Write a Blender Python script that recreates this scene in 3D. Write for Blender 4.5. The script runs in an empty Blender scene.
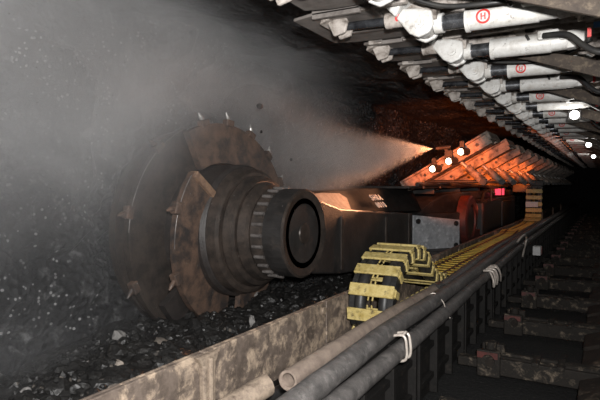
import bpy, math, random
from mathutils import Vector, Matrix, noise

random.seed(7)
S = bpy.context.scene
COL = S.collection
PI = math.pi

# ------------------------------------------------------------------ helpers
class MB:
    def __init__(self):
        self.v = []; self.f = []; self.s = []
    def _add(self, vs, fs, smooth=False):
        b = len(self.v)
        self.v += [tuple(p) for p in vs]
        for f in fs:
            self.f.append(tuple(b + i for i in f)); self.s.append(smooth)
    def box(self, x0, x1, y0, y1, z0, z1, M=None):
        vs = [Vector((x, y, z)) for z in (z0, z1) for y in (y0, y1) for x in (x0, x1)]
        if M is not None: vs = [M @ p for p in vs]
        self._add(vs, [(0,2,3,1),(4,5,7,6),(0,1,5,4),(2,6,7,3),(0,4,6,2),(1,3,7,5)])
        return self
    def cyl(self, p0, p1, r0, r1=None, seg=20, caps=True):
        r1 = r0 if r1 is None else r1
        p0 = Vector(p0); p1 = Vector(p1); d = (p1 - p0).normalized()
        a = d.orthogonal().normalized(); b = d.cross(a)
        vs = []
        for p, r in ((p0, r0), (p1, r1)):
            for i in range(seg):
                t = 2*PI*i/seg
                vs.append(p + (a*math.cos(t) + b*math.sin(t))*r)
        self._add(vs, [(i, (i+1) % seg, seg+(i+1) % seg, seg+i) for i in range(seg)], True)
        if caps:
            self._add(vs[:seg], [tuple(reversed(range(seg)))])
            self._add(vs[seg:], [tuple(range(seg))])
        return self
    def tube(self, pts, r, seg=14, caps=True):
        pts = [Vector(p) for p in pts]; n = len(pts)
        rs = r if isinstance(r, (list, tuple)) else [r]*n
        a = None; vs = []
        for i, p in enumerate(pts):
            d = (pts[min(i+1, n-1)] - pts[max(i-1, 0)]).normalized()
            if a is None: a = d.orthogonal().normalized()
            a = (a - d*a.dot(d)).normalized(); b = d.cross(a)
            for k in range(seg):
                t = 2*PI*k/seg
                vs.append(p + (a*math.cos(t) + b*math.sin(t))*rs[i])
        fs = [(i*seg+k, i*seg+(k+1) % seg, (i+1)*seg+(k+1) % seg, (i+1)*seg+k) for i in range(n-1) for k in range(seg)]
        self._add(vs, fs, True)
        if caps:
            self._add(vs[:seg], [tuple(reversed(range(seg)))]); self._add(vs[-seg:], [tuple(range(seg))])
        return self
    def lathe(self, prof, origin, seg=48, smooth=True):
        """profile of (x, r) turned about the X axis through origin"""
        o = Vector(origin)
        for i in range(len(prof)-1):
            (xa, ra), (xb, rb) = prof[i], prof[i+1]
            vs = []
            for x, r in ((xa, ra), (xb, rb)):
                for k in range(seg):
                    t = 2*PI*k/seg
                    vs.append(o + Vector((x, r*math.cos(t), r*math.sin(t))))
            self._add(vs, [(k, (k+1) % seg, seg+(k+1) % seg, seg+k) for k in range(seg)], smooth)
        return self
    def prism(self, poly, fn, d0, d1):
        """poly of (a, b); fn(a, b, d) -> point"""
        n = len(poly)
        vs = [Vector(fn(a, b, d0)) for a, b in poly] + [Vector(fn(a, b, d1)) for a, b in poly]
        self._add(vs, [tuple(reversed(range(n))), tuple(range(n, 2*n))] + [(i, (i+1) % n, n+(i+1) % n, n+i) for i in range(n)])
        return self
    def sheet(self, rows, smooth=False):
        n = len(rows[0]); vs = [p for r in rows for p in r]
        self._add(vs, [(i*n+k, i*n+k+1, (i+1)*n+k+1, (i+1)*n+k) for i in range(len(rows)-1) for k in range(n-1)], smooth)
        return self
    def rock(self, c, r, seed, sq=(1, 1, .75), sub=0):
        """an angular lump"""
        t = (1+5**.5)/2
        V0 = [(-1,t,0),(1,t,0),(-1,-t,0),(1,-t,0),(0,-1,t),(0,1,t),(0,-1,-t),(0,1,-t),(t,0,-1),(t,0,1),(-t,0,-1),(-t,0,1)]
        F0 = [(0,11,5),(0,5,1),(0,1,7),(0,7,10),(0,10,11),(1,5,9),(5,11,4),(11,10,2),(10,7,6),(7,1,8),(3,9,4),(3,4,2),(3,2,6),(3,6,8),(3,8,9),(4,9,5),(2,4,11),(6,2,10),(8,6,7),(9,8,1)]
        vs = [Vector(p).normalized() for p in V0]; fs = list(F0)
        for _ in range(sub):
            cache = {}; nf = []
            def mid(a, b):
                k = (min(a, b), max(a, b))
                if k not in cache:
                    vs.append(((vs[a]+vs[b])/2).normalized()); cache[k] = len(vs)-1
                return cache[k]
            for a, b, c2 in fs:
                ab, bc, ca = mid(a, b), mid(b, c2), mid(c2, a)
                nf += [(a,ab,ca),(b,bc,ab),(c2,ca,bc),(ab,bc,ca)]
            fs = nf
        R = random.Random(seed)
        off = Vector((R.uniform(0, 50), R.uniform(0, 50), R.uniform(0, 50)))
        M = Matrix.Rotation(R.uniform(0, 6.28), 3, 'Z') @ Matrix.Rotation(R.uniform(-.4, .4), 3, 'X')
        out = []
        for p in vs:
            q = p*(1 + .45*noise.noise(p*1.3+off) + .18*noise.noise(p*3.1+off))
            q = M @ Vector((q.x*sq[0], q.y*sq[1], q.z*sq[2]))
            out.append(Vector(c) + q*r)
        self._add(out, fs)
        return self
    def build(self, name, mat, parent=None, bevel=0, seg=2):
        me = bpy.data.meshes.new(name)
        me.from_pydata(self.v, [], self.f); me.update()
        me.polygons.foreach_set('use_smooth', self.s)
        o = bpy.data.objects.new(name, me); COL.objects.link(o)
        me.materials.append(mat)
        if parent is not None: o.parent = parent
        if bevel:
            m = o.modifiers.new('Bevel', 'BEVEL'); m.width = bevel; m.segments = seg; m.limit_method = 'ANGLE'; m.angle_limit = math.radians(35)
        return o

def tag(o, label=None, cat=None, group=None, kind=None):
    if label: o['label'] = label
    if cat: o['category'] = cat
    if group: o['group'] = group
    if kind: o['kind'] = kind
    return o

def empty(name, loc=(0, 0, 0)):
    o = bpy.data.objects.new(name, None); COL.objects.link(o); o.location = loc
    o.empty_display_size = .2
    return o

def dup(o, parent=None):
    c = o.copy(); COL.objects.link(c)
    if parent is not None: c.parent = parent
    for ch in o.children: dup(ch, c)
    return c

def smooth_path(pts, n=8):
    P = [Vector(p) for p in pts]; out = []
    for i in range(len(P)-1):
        p0, p1, p2, p3 = P[max(i-1, 0)], P[i], P[i+1], P[min(i+2, len(P)-1)]
        for k in range(n):
            t = k/n
            out.append(.5*((2*p1) + (p2-p0)*t + (2*p0-5*p1+4*p2-p3)*t*t + (3*p1-p0-3*p2+p3)*t**3))
    out.append(P[-1]); return out

# ------------------------------------------------------------------ materials
def mat_new(name):
    m = bpy.data.materials.new(name); m.use_nodes = True
    nt = m.node_tree
    for n in list(nt.nodes): nt.nodes.remove(n)
    return m, nt, nt.nodes.new('ShaderNodeOutputMaterial')

def surf(name, base, dirt, scale=6, lo=.4, hi=.65, rough=.6, rough2=None, metal=0., bump=.2, bscale=40, third=None, tscale=2.5, tlo=.55, thi=.7, spec=.5, stretch=(1, 1, 1), bdist=.01):
    m, nt, out = mat_new(name); N = nt.nodes.new; L = nt.links.new
    b = N('ShaderNodeBsdfPrincipled'); L(b.outputs[0], out.inputs[0])
    tc = N('ShaderNodeTexCoord'); mp = N('ShaderNodeMapping'); mp.inputs['Scale'].default_value = stretch
    geo = N('ShaderNodeNewGeometry')
    L(geo.outputs['Position'], mp.inputs['Vector'])
    def nz(sc, det=6, dist=0.):
        n = N('ShaderNodeTexNoise'); n.inputs['Scale'].default_value = sc; n.inputs['Detail'].default_value = det
        n.inputs['Distortion'].default_value = dist; n.inputs['Roughness'].default_value = .72
        L(mp.outputs[0], n.inputs['Vector']); return n
    def ramp(src, a, c):
        r = N('ShaderNodeMapRange'); r.inputs['From Min'].default_value = a; r.inputs['From Max'].default_value = c
        r.interpolation_type = 'SMOOTHSTEP'
        L(src, r.inputs['Value']); return r.outputs['Result']
    f = ramp(nz(scale, 12, .2).outputs['Fac'], lo-.06, hi+.06)
    mx = N('ShaderNodeMix'); mx.data_type = 'RGBA'
    L(f, mx.inputs['Factor']); mx.inputs[6].default_value = (*base, 1); mx.inputs[7].default_value = (*dirt, 1)
    col = mx.outputs[2]
    if third:
        f3 = ramp(nz(tscale, 12, .3).outputs['Fac'], tlo, thi+.06)
        m3 = N('ShaderNodeMix'); m3.data_type = 'RGBA'; L(f3, m3.inputs['Factor']); L(col, m3.inputs[6]); m3.inputs[7].default_value = (*third, 1)
        col = m3.outputs[2]
    L(col, b.inputs['Base Color'])
    if rough2 is None: b.inputs['Roughness'].default_value = rough
    else:
        rr = N('ShaderNodeMapRange'); rr.inputs['To Min'].default_value = rough; rr.inputs['To Max'].default_value = rough2
        L(f, rr.inputs['Value']); L(rr.outputs[0], b.inputs['Roughness'])
    b.inputs['Metallic'].default_value = metal
    b.inputs['Specular IOR Level'].default_value = spec
    if bump:
        bp = N('ShaderNodeBump'); bp.inputs['Strength'].default_value = bump; bp.inputs['Distance'].default_value = bdist
        L(nz(bscale, 8).outputs['Fac'], bp.inputs['Height']); L(bp.outputs[0], b.inputs['Normal'])
    return m

def emit(name, col, strength):
    m, nt, out = mat_new(name)
    e = nt.nodes.new('ShaderNodeEmission'); e.inputs[0].default_value = (*col, 1); e.inputs[1].default_value = strength
    nt.links.new(e.outputs[0], out.inputs[0]); return m

def coal_material(name, base, fleck, bump=.9, scale=9., rough=.38, fl=.93, pk=.25):
    m, nt, out = mat_new(name); N = nt.nodes.new; L = nt.links.new
    b = N('ShaderNodeBsdfPrincipled'); L(b.outputs[0], out.inputs[0])
    geo = N('ShaderNodeNewGeometry')
    n1 = N('ShaderNodeTexNoise'); n1.inputs['Scale'].default_value = scale; n1.inputs['Detail'].default_value = 12; n1.inputs['Roughness'].default_value = .7
    n2 = N('ShaderNodeTexVoronoi'); n2.inputs['Scale'].default_value = scale*2.2; n2.inputs['Randomness'].default_value = 1
    n3 = N('ShaderNodeTexVoronoi'); n3.inputs['Scale'].default_value = 26
    n4 = N('ShaderNodeTexNoise'); n4.inputs['Scale'].default_value = 1.7; n4.inputs['Detail'].default_value = 6
    for n in (n1, n2, n3, n4): L(geo.outputs['Position'], n.inputs['Vector'])
    ma = N('ShaderNodeMath'); ma.operation = 'MULTIPLY_ADD'; L(n2.outputs['Distance'], ma.inputs[0]); ma.inputs[1].default_value = .6; L(n1.outputs['Fac'], ma.inputs[2])
    bp = N('ShaderNodeBump'); bp.inputs['Strength'].default_value = bump; bp.inputs['Distance'].default_value = .11
    L(ma.outputs[0], bp.inputs['Height']); L(bp.outputs[0], b.inputs['Normal'])
    # pale mineral flecks: some voronoi cells only
    sep = N('ShaderNodeSeparateColor'); L(n3.outputs['Color'], sep.inputs[0])
    gt = N('ShaderNodeMath'); gt.operation = 'GREATER_THAN'; L(sep.outputs[0], gt.inputs[0]); gt.inputs[1].default_value = fl
    lt = N('ShaderNodeMath'); lt.operation = 'LESS_THAN'; L(n3.outputs['Distance'], lt.inputs[0]); lt.inputs[1].default_value = .32
    mu = N('ShaderNodeMath'); mu.operation = 'MULTIPLY'; L(gt.outputs[0], mu.inputs[0]); L(lt.outputs[0], mu.inputs[1])
    mr = N('ShaderNodeMapRange'); mr.inputs['From Min'].default_value = .46; mr.inputs['From Max'].default_value = .60; L(n4.outputs['Fac'], mr.inputs['Value'])
    mu2 = N('ShaderNodeMath'); mu2.operation = 'MULTIPLY'; L(mu.outputs[0], mu2.inputs[0]); L(mr.outputs[0], mu2.inputs[1])
    mx = N('ShaderNodeMix'); mx.data_type = 'RGBA'; L(mu2.outputs[0], mx.inputs['Factor']); mx.inputs[6].default_value = (*base, 1); mx.inputs[7].default_value = (*fleck, 1)
    n5 = N('ShaderNodeTexNoise'); n5.inputs['Scale'].default_value = 5.5; n5.inputs['Detail'].default_value = 12; n5.inputs['Roughness'].default_value = .75; L(geo.outputs['Position'], n5.inputs['Vector'])
    m5 = N('ShaderNodeMapRange'); m5.inputs['From Min'].default_value = .54; m5.inputs['From Max'].default_value = .70; L(n5.outputs['Fac'], m5.inputs['Value'])
    x5 = N('ShaderNodeMix'); x5.data_type = 'RGBA'; L(m5.outputs[0], x5.inputs['Factor']); L(mx.outputs[2], x5.inputs[6]); x5.inputs[7].default_value = (fleck[0]*pk, fleck[1]*pk, fleck[2]*pk, 1)
    L(x5.outputs[2], b.inputs['Base Color']); b.inputs['Roughness'].default_value = rough
    return m

COAL = coal_material('coal_face', (.020, .020, .021), (.42, .42, .42), bump=1.0, scale=7., rough=.33, fl=.72, pk=.55)
RUBBLE = coal_material('coal_rubble', (.012, .0115, .011), (.13, .115, .10), bump=.22, scale=18, rough=.40, fl=.93, pk=.12)
ROCK = coal_material('roof_rock', (.022, .021, .021), (.12, .12, .12), bump=.9, scale=6, rough=.6)
FLOOR = coal_material('floor_dust', (.005, .0047, .0044), (.035, .031, .028), bump=.5, scale=14, rough=.85)
STONE = surf('pale_stone', (.30, .26, .22), (.12, .10, .085), 9, rough=.8, bump=.5)
GREYSTONE = surf('grey_stone', (.24, .23, .22), (.10, .095, .09), 9, rough=.8, bump=.5)
WHITE = surf('grimy_white_paint', (.60, .595, .575), (.40, .375, .34), 11, .44, .66, rough=.45, bump=.2, third=(.10, .08, .065), tscale=16, tlo=.56, thi=.66)
CANOPY = surf('dirty_canopy_paint', (.43, .39, .355), (.21, .18, .155), 9, .42, .58, rough=.6, bump=.4, third=(.07, .055, .045), tscale=9, tlo=.50, thi=.62)
DULL = surf('dirty_steel', (.20, .18, .165), (.11, .095, .085), 7, rough=.6, bump=.25, third=(.05, .04, .035), tscale=4)
CHROME = surf('chromed_rod', (.42, .44, .47), (.10, .10, .11), 14, .45, .62, rough=.22, metal=.9, bump=.03)
BLACKROD = surf('oiled_rod', (.10, .105, .115), (.03, .03, .035), 14, rough=.25, metal=.7, bump=.03)
RUSTY = surf('rusty_brown_skirt', (.060, .045, .033), (.028, .020, .016), 12, rough=.8, bump=.5, third=(.11, .085, .06), tscale=20, tlo=.5, thi=.6)
PLATE = surf('worn_spill_plate', (.175, .138, .113), (.095, .074, .06), 10, .42, .58, rough=.5, bump=.5, third=(.50, .39, .29), tscale=8, tlo=.46, thi=.60, bscale=30)
RIB = surf('dusty_rib', (.33, .26, .195), (.17, .13, .10), 14, .42, .58, rough=.65, bump=.6, third=(.07, .05, .035), tscale=14, tlo=.54, thi=.66)
BAR = surf('rusty_bar', (.30, .19, .12), (.16, .10, .07), 14, .42, .58, rough=.5, bump=.4)
HOSE = surf('dusty_grey_hose', (.105, .097, .093), (.05, .047, .045), 12, .42, .6, rough=.55, bump=.35, bscale=60, third=(.17, .158, .15), tscale=14, tlo=.5, thi=.62)
BROWNHOSE = surf('dusty_brown_hose', (.26, .205, .165), (.15, .115, .095), 11, rough=.62, bump=.5, bscale=55, third=(.34, .28, .225), tscale=8)
BLACK = surf('black_rubber', (.016, .016, .017), (.035, .033, .03), 10, rough=.45, bump=.1)
DARK = surf('dark_machine_steel', (.030, .028, .027), (.014, .0125, .012), 6, rough=.5, bump=.4, third=(.065, .053, .045), tscale=5, tlo=.52, thi=.66, spec=.4)
TROUGH = surf('dark_trough_steel', (.013, .0115, .0105), (.007, .0065, .006), 6, rough=.7, bump=.35, third=(.045, .036, .028), tscale=7, tlo=.56, thi=.68, spec=.25)
RUSTDRUM = surf('rusted_drum', (.15, .095, .068), (.062, .045, .037), 9, .38, .6, rough=.45, bump=.5, third=(.035, .031, .03), tscale=4.5, tlo=.47, thi=.60, bscale=30)
DRUMCORE = surf('dark_drum_core', (.04, .033, .03), (.02, .018, .017), 9, rough=.5, bump=.5, bscale=30)
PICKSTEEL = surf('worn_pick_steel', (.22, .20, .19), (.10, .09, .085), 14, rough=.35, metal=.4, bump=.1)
HUBSTEEL = surf('worn_hub_steel', (.085, .066, .055), (.035, .03, .027), 7, .4, .6, rough=.36, metal=.35, bump=.3)
BRIGHT = surf('bright_steel', (.7, .69, .67), (.4, .38, .36), 12, rough=.3, metal=.6, bump=.1)
PANEL = surf('scuffed_grey_panel', (.46, .47, .49), (.30, .31, .325), 9, .42, .58, rough=.5, metal=.1, bump=.4, third=(.66, .67, .69), tscale=12, tlo=.5, thi=.62)
LIGHTPOOL = surf('painted_light_pool', (.42, .33, .26), (.25, .18, .14), 12, rough=.8, bump=.5)  # paler colour that paints lamp light onto the arm cover
REDSTEEL = surf('red_oxide_steel', (.11, .022, .016), (.035, .014, .012), 9, rough=.55, bump=.3)
YELLOW = surf('worn_yellow_paint', (.58, .40, .055), (.34, .22, .03), 16, .42, .62, rough=.45, bump=.3, third=(.14, .10, .03), tscale=22, tlo=.52, thi=.64)
YELLOW2 = surf('scraped_yellow_paint', (.62, .50, .21), (.42, .31, .09), 18, rough=.45, bump=.3, third=(.13, .10, .05), tscale=22, tlo=.52, thi=.62)
RELAY = surf('muddy_relay_steel', (.022, .018, .0145), (.009, .008, .007), 9, .4, .6, rough=.75, bump=.5, third=(.17, .135, .10), tscale=9, tlo=.51, thi=.64, spec=.3)
DULLDARK = surf('matt_black_cover', (.022, .019, .0175), (.012, .0105, .010), 8, rough=.85, bump=.4, spec=.1)
TOE = surf('muddy_base_steel', (.030, .023, .018), (.012, .0095, .008), 6, .4, .6, rough=.8, bump=.4, third=(.17, .13, .095), tscale=4.5, tlo=.54, thi=.64, spec=.25)
SPRAG = surf('sprag_paint', (.29, .235, .19), (.14, .11, .088), 8, .42, .58, rough=.5, bump=.5, third=(.035, .028, .023), tscale=8, tlo=.47, thi=.60)
PAINTWHITE = surf('white_painted_letter', (.55, .54, .52), (.35, .34, .33), 30, rough=.6, bump=0)
REDPAINT = surf('red_paint', (.62, .03, .03), (.40, .05, .04), 30, rough=.5, bump=0)
BLUEPAINT = surf('blue_paint', (.03, .18, .42), (.05, .1, .2), 30, rough=.5, bump=0)
WHITECLEAN = surf('white_enamel', (.72, .72, .72), (.55, .54, .52), 30, rough=.5, bump=0)
HOOK = surf('pale_metal_hook', (.62, .56, .50), (.42, .36, .31), 20, rough=.35, metal=.3, bump=.1)
LED = emit('lit_lamp_lens', (1, .97, .92), 12)
WARMLED = emit('lit_warm_lens', (1, .78, .55), 9)
REDLED = emit('lit_red_display', (1, .06, .10), 1.6)

# ------------------------------------------------------------------ setting
def nz(x, y, z, s): return noise.fractal(Vector((x*s, y*s, z*s)), 1.0, 2.1, 5)

def coal_wall():
    mb = MB(); rows = []
    ny, nzv = 260, 48
    for i in range(ny+1):
        y = -2 + 36*(i/ny)**1.25
        row = []
        for k in range(nzv+1):
            z = -.05 + 3.6*k/nzv
            d = .16*nz(y, z, 3, .7) + .10*nz(y, z, 9, 2.3)
            step = .10*math.floor(2.2*noise.noise(Vector((y*.9, z*1.3, 5)))+.5)
            row.append(Vector((-3.93 - .10*math.sin(z*.9) + d + step, y, z)))
        rows.append(row)
    mb.sheet(rows)
    return tag(mb.build('wall_left', COAL), kind='structure')
coal_wall()

mb = MB(); rows = []
for i in range(150):
    y = -3 + 37*i/149; row = []
    for k in range(46):
        x = -4.3 + 8.6*k/45
        d = .14*nz(x, y, 2, .8) + .08*nz(x, y, 7, 2.4)
        edge = max(0, (-1.6-x)/2.7)
        row.append(Vector((x, y, 3.16 + .22*edge + max(d, -.10))))
    rows.append(row)
tag(mb.sheet(rows).build('ceiling', ROCK), kind='structure')

mb = MB(); rows = []
for i in range(220):
    y = -3 + 37*i/219; row = []
    for k in range(60):
        x = -4.3 + 8.6*k/59
        row.append(Vector((x, y, min(.0, .02*nz(x, y, 1, 2.))) ))
    rows.append(row)
tag(mb.sheet(rows).build('floor', FLOOR), kind='structure')

mb = MB(); rows = []
for i in range(90):
    y = -3 + 37*i/89; row = []
    for k in range(16):
        z = -.1 + 3.4*k/15
        row.append(Vector((4.1 + .25*nz(y, z, 4, .9), y, z)))
    rows.append(row)
tag(mb.sheet(rows).build('wall_right', ROCK), kind='structure')

mb = MB()
rows = [[Vector((x, 33.5 + .3*nz(x, z, 6, .8), z)) for x in [-4.3+.5*k for k in range(18)]] for z in [-.1+.35*k for k in range(11)]]
tag(mb.sheet(rows).build('wall_back', ROCK), kind='structure')

# ------------------------------------------------------------------ coal rubble on the conveyor
def rub_h(x, y):
    t = (x + 3.95)/1.9           # 0 at the face, 1 at the spill plate
    base = .42 + .10*t + .10*math.exp(-((x+2.7)/.5)**2)
    base += .12*nz(x, y, 1, 1.1) + .07*nz(x, y, 5, 3.)
    far = max(0, min(1, (y-6.0)/2.0))
    return base*(1-far) + far*(.30 + .05*nz(x, y, 5, 3.))
mb = MB(); rows = []
for i in range(340):
    y = -1.5 + 13.5*i/339; row = []
    for k in range(56):
        x = -4.15 + 2.11*k/55
        c = noise.voronoi(Vector((x*11, y*11, 0)))[0]
        row.append(Vector((x, y, rub_h(x, y) + .03*(c[1]-c[0]) + .02*noise.noise(Vector((x*30, y*30, 2))))))
    rows.append(row)
mb.sheet(rows)
R = random.Random(3)
for i in range(2600):
    x = R.uniform(-3.75, -2.08); y = R.uniform(-.2, 7.)
    r = R.choice((.014, .018, .022, .028, .036, .048))*R.uniform(.7, 1.2)
    x = min(x, -2.09 - r)
    mb.rock((x, y, rub_h(x, y) + r*.3), r, i, (1, R.uniform(.7, 1.2), R.uniform(.5, .9)))
tag(mb.build('coal_rubble', RUBBLE), 'black broken coal heaped along the conveyor below the coal face', 'coal rubble', kind='stuff')

lump_mesh = [MB().rock((0, 0, 0), 1, 300+i, (1, .8, .65), 1).build('coal_lump', RUBBLE) for i in range(5)]
for i in range(46):
    s = lump_mesh[i % 5]
    o = s if i < 5 else s.copy()
    if i >= 5: COL.objects.link(o)
    r = R.uniform(.05, .095); x = R.uniform(-3.5, -2.25); y = R.uniform(.9, 6.4)
    o.location = (x, y, rub_h(x, y) + r*.30); o.scale = (r, r, r); o.rotation_euler = (0, 0, R.uniform(0, 6))
    tag(o, 'fist sized black coal lump on the loose coal behind the spill plate', 'coal lump', 'black coal lumps on the rubble')

def stone(name, x, y, r, m, label, sq=(1, .8, .7), z=None, seed=1):
    o = MB().rock((0, 0, 0), 1, seed, sq, 1).build(name, m)
    o.location = (x, y, (rub_h(x, y) if z is None else z) + r*.38); o.scale = (r, r, r)
    return tag(o, label, 'stone')
stone('pale_stone', -3.16, 2.67, .062, GREYSTONE, 'pale grey egg-shaped stone on coal rubble below the drum end', (.85, .8, 1.0), seed=11)
stone('pale_stone', -2.84, 2.82, .10, STONE, 'long beige slab stone lying on coal rubble above the plate rib', (1.5, .7, .40), seed=14)
stone('pale_stone', -2.85, 1.75, .034, GREYSTONE, 'small pale stone on coal rubble at the lower end of the spill plate', seed=17)
stone('pale_stone', -2.55, 2.15, .036, STONE, 'small tan pebble on coal rubble between the grey stone and the plate', seed=19)
stone('pale_stone', -2.55, 3.55, .060, GREYSTONE, 'upright grey stone sliver on coal rubble under the cutting drum', (.45, .5, 1.3), seed=23)
stone('pale_stone', -3.10, 4.35, .075, GREYSTONE, 'bluish grey stone in the shadow under the drum hub', seed=29)
stone('pale_stone', -2.35, 1.95, .045, STONE, 'flat brown stone against the top edge of the spill plate', seed=31)

# ------------------------------------------------------------------ conveyor pans (1.5 m sections)
ORD = ['first', 'second', 'third', 'fourth', 'fifth', 'sixth', 'seventh', 'eighth', 'ninth', 'tenth', 'eleventh', 'twelfth', 'thirteenth', 'fourteenth', 'fifteenth', 'sixteenth', 'seventeenth', 'eighteenth', 'nineteenth', 'twentieth']
XP = -1.95
def make_pan():
    r = empty('conveyor_pan')
    g = MB(); g.box(XP-.028, XP, -.745, .745, .30, .80)
    g.box(XP-.05, XP-.028, -.745, .745, .755, .80)
    p = g.build('spill_plate', PLATE, r, .006)
    g = MB()                                     # flared rib that joins two plates
    def fn(a, b, d): return (XP + d, .75 + a, b)
    g.prism([(-.10, .80), (-.055, .74), (-.045, .32), (.045, .32), (.055, .74), (.10, .80)], fn, 0.001, .045)
    g.box(XP+.0, XP+.062, .735, .765, .32, .78)
    g.build('joint_rib', RIB, r, .012)
    g = MB()
    g.cyl((XP-.001, .70, .735), (XP+.014, .70, .735), .03, seg=14)
    g.build('plate_bolt', RIB, r)
    g = MB(); g.box(XP+.002, -1.27, -.748, .748, .36, .40)
    g.build('trough_floor', TROUGH, r)
    g = MB(); g.box(-1.27, -1.24, -.748, .748, .03, .72)
    for y in (-.70, -.24, .24, .70): g.box(-1.24, -1.175, y-.022, y+.022, .03, .70)
    for z in (.16, .42, .64):
        g.box(-1.24, -1.20, -.748, .748, z, z+.05)
    g.build('outer_panel', TROUGH, r, .006)
    for y0, y1 in ((-.62, -.34), (-.14, .14), (.34, .62)):
        MB().box(-1.24, -1.222, y0, y1, .25, .60).build('cover_strip', TROUGH, r, .006)
    g = MB(); g.box(-3.15, XP-.05, -.745, .745, .12, .17); g.box(-3.25, -3.15, -.745, .745, .03, .34); g.box(XP-.05, XP-.03, -.745, .745, .03, .34)
    g.box(-3.1, -1.3, -.1, .1, .0, .12)
    g.build('pan_deck', DARK, r)
    return r
pan0 = make_pan()
pan_notes = {0: 'outside the frame edge', 1: 'with the long scuffed spill plate below the beige stone', 2: 'with the flared rib beside the open hose end', 3: 'under the yellow chain hump'}
for i in range(20):
    p = pan0 if i == 0 else dup(pan0)
    p.location = (0, .0 + 1.5*i, 0)
    if i == 0:
        pass
    elif i != 1 and i % 3 != 1:
        for c in [c for c in p.children if c.name.startswith('joint_rib')]: bpy.data.objects.remove(c)
    note = {0: 'brown conveyor pan whose spill plate starts at the bottom edge of the photo',
            1: 'brown conveyor pan with the long scuffed spill plate below the beige slab stone',
            2: 'brown conveyor pan with flared pale rib, behind the open hose end',
            3: 'conveyor pan holding the front curl of the yellow cable chain',
            4: 'conveyor pan holding the rear slope of the yellow chain hump'}.get(i, 'conveyor pan section under the flat cable chain, %s along the line from the camera' % ORD[i])
    tag(p, note, 'conveyor pan', 'conveyor pan sections')

# ------------------------------------------------------------------ hoses on the trough
def hose(name, pts, r, m, label, cat='hose', n=8, group=None, hollow=False, seg=16):
    path = smooth_path(pts, n)
    g = MB(); g.tube(path, [r*(1+.05*noise.noise(p*9)) for p in path], seg, caps=not hollow)
    if hollow:
        d = (path[1]-path[0]).normalized()
        g.tube([path[0], path[0]+d*.12], r*.72, seg, caps=False)
        g.cyl(path[0]+d*.12, path[0]+d*.125, r*.72, seg=seg)
        a = d.orthogonal().normalized(); b = d.cross(a)
        vs = []
        for rr in (r*.72, r):
            for k in range(seg):
                t = 2*PI*k/seg; vs.append(path[0]+(a*math.cos(t)+b*math.sin(t))*rr)
        g._add(vs, [(k, (k+1) % seg, seg+(k+1) % seg, seg+k) for k in range(seg)])
    o = g.build(name, m)
    return tag(o, label, cat, group)

oh = hose('open_hose', [(-1.365, 2.21, .765), (-1.365, 2.6, .775), (-1.36, 3.3, .785), (-1.345, 4.0, .79), (-1.33, 4.75, .785)], .052, BROWNHOSE,
     'dusty brown hose with an open cut end, lying on top of the hose bundle', hollow=True)
g = MB(); g.tube([(-1.365, 2.205, .765), (-1.365, 2.24, .766)], .055, 18, caps=False); g.build('end_ring', BROWNHOSE, oh)
hose('coupled_hose', [(-1.33, 4.79, .785), (-1.33, 5.4, .79), (-1.34, 6.6, .82), (-1.36, 8, .83), (-1.38, 10, .82), (-1.38, 13, .82), (-1.36, 19, .80), (-1.36, 29, .80)], .048, HOSE,
     'grey dusty hose running on from the black coupling past the flat chain')
g = MB(); g.cyl((-1.331, 4.70, .787), (-1.331, 4.86, .787), .062, seg=18); g.cyl((-1.331, 4.66, .787), (-1.331, 4.71, .787), .057, seg=18)
tag(g.build('hose_coupling', BLACK, bevel=.006), 'black coupling joining the brown hose to the grey hose', 'coupling')
hose('bundle_hose', [(-1.13, .9, .79), (-1.14, 1.6, .80), (-1.155, 2.4, .815), (-1.18, 3.2, .82), (-1.20, 4.2, .80), (-1.22, 5.4, .79), (-1.24, 6.8, .80), (-1.25, 8.5, .82), (-1.25, 11, .84), (-1.25, 16, .84), (-1.25, 29, .84)], .060, HOSE,
     'thick grey hose along the outer edge of the cable trough, on top of the bundle')
hose('bundle_hose', [(-1.07, 1.1, .70), (-1.08, 1.9, .715), (-1.10, 2.6, .705), (-1.115, 3.4, .70), (-1.13, 4.4, .70), (-1.15, 5.4, .71), (-1.16, 6.8, .72), (-1.17, 9, .75), (-1.17, 13, .75), (-1.17, 29, .75)], .055, HOSE,
     'grey hose slung lowest on the walkway side of the trough, under the thick hose')
hose('bundle_hose', [(-1.235, 1.2, .70), (-1.24, 2.2, .71), (-1.25, 3.4, .72), (-1.255, 4.6, .72), (-1.28, 6.5, .73), (-1.30, 9, .74), (-1.30, 29, .74)], .042, BLACK,
     'black hose hidden in the gap between the open hose and the thick grey hose')
hose('stub_hose', [(-1.68, 1.3, .56), (-1.63, 1.7, .61), (-1.57, 2.05, .66), (-1.535, 2.26, .69)], .062, RIB,
     'short crusted hose stub resting in the trough beside the open hose end')
hose('trough_hose', [(-1.82, .6, .44), (-1.80, 2.0, .44), (-1.75, 3.2, .44), (-1.70, 5.2, .44), (-1.72, 9, .44)], .038, BLACK,
     'black hose lying on the trough floor beside the spill plate')
g = MB(); g.box(-.05, .05, -.12, .12, -.03, .03)
b = g.build('pale_block', WHITECLEAN, bevel=.012); b.location = (-1.285, 2.5, .70); b.rotation_euler = (.15, .1, .1)
tag(b, 'small off-white packing block wedged under the open hose', 'block')

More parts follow.
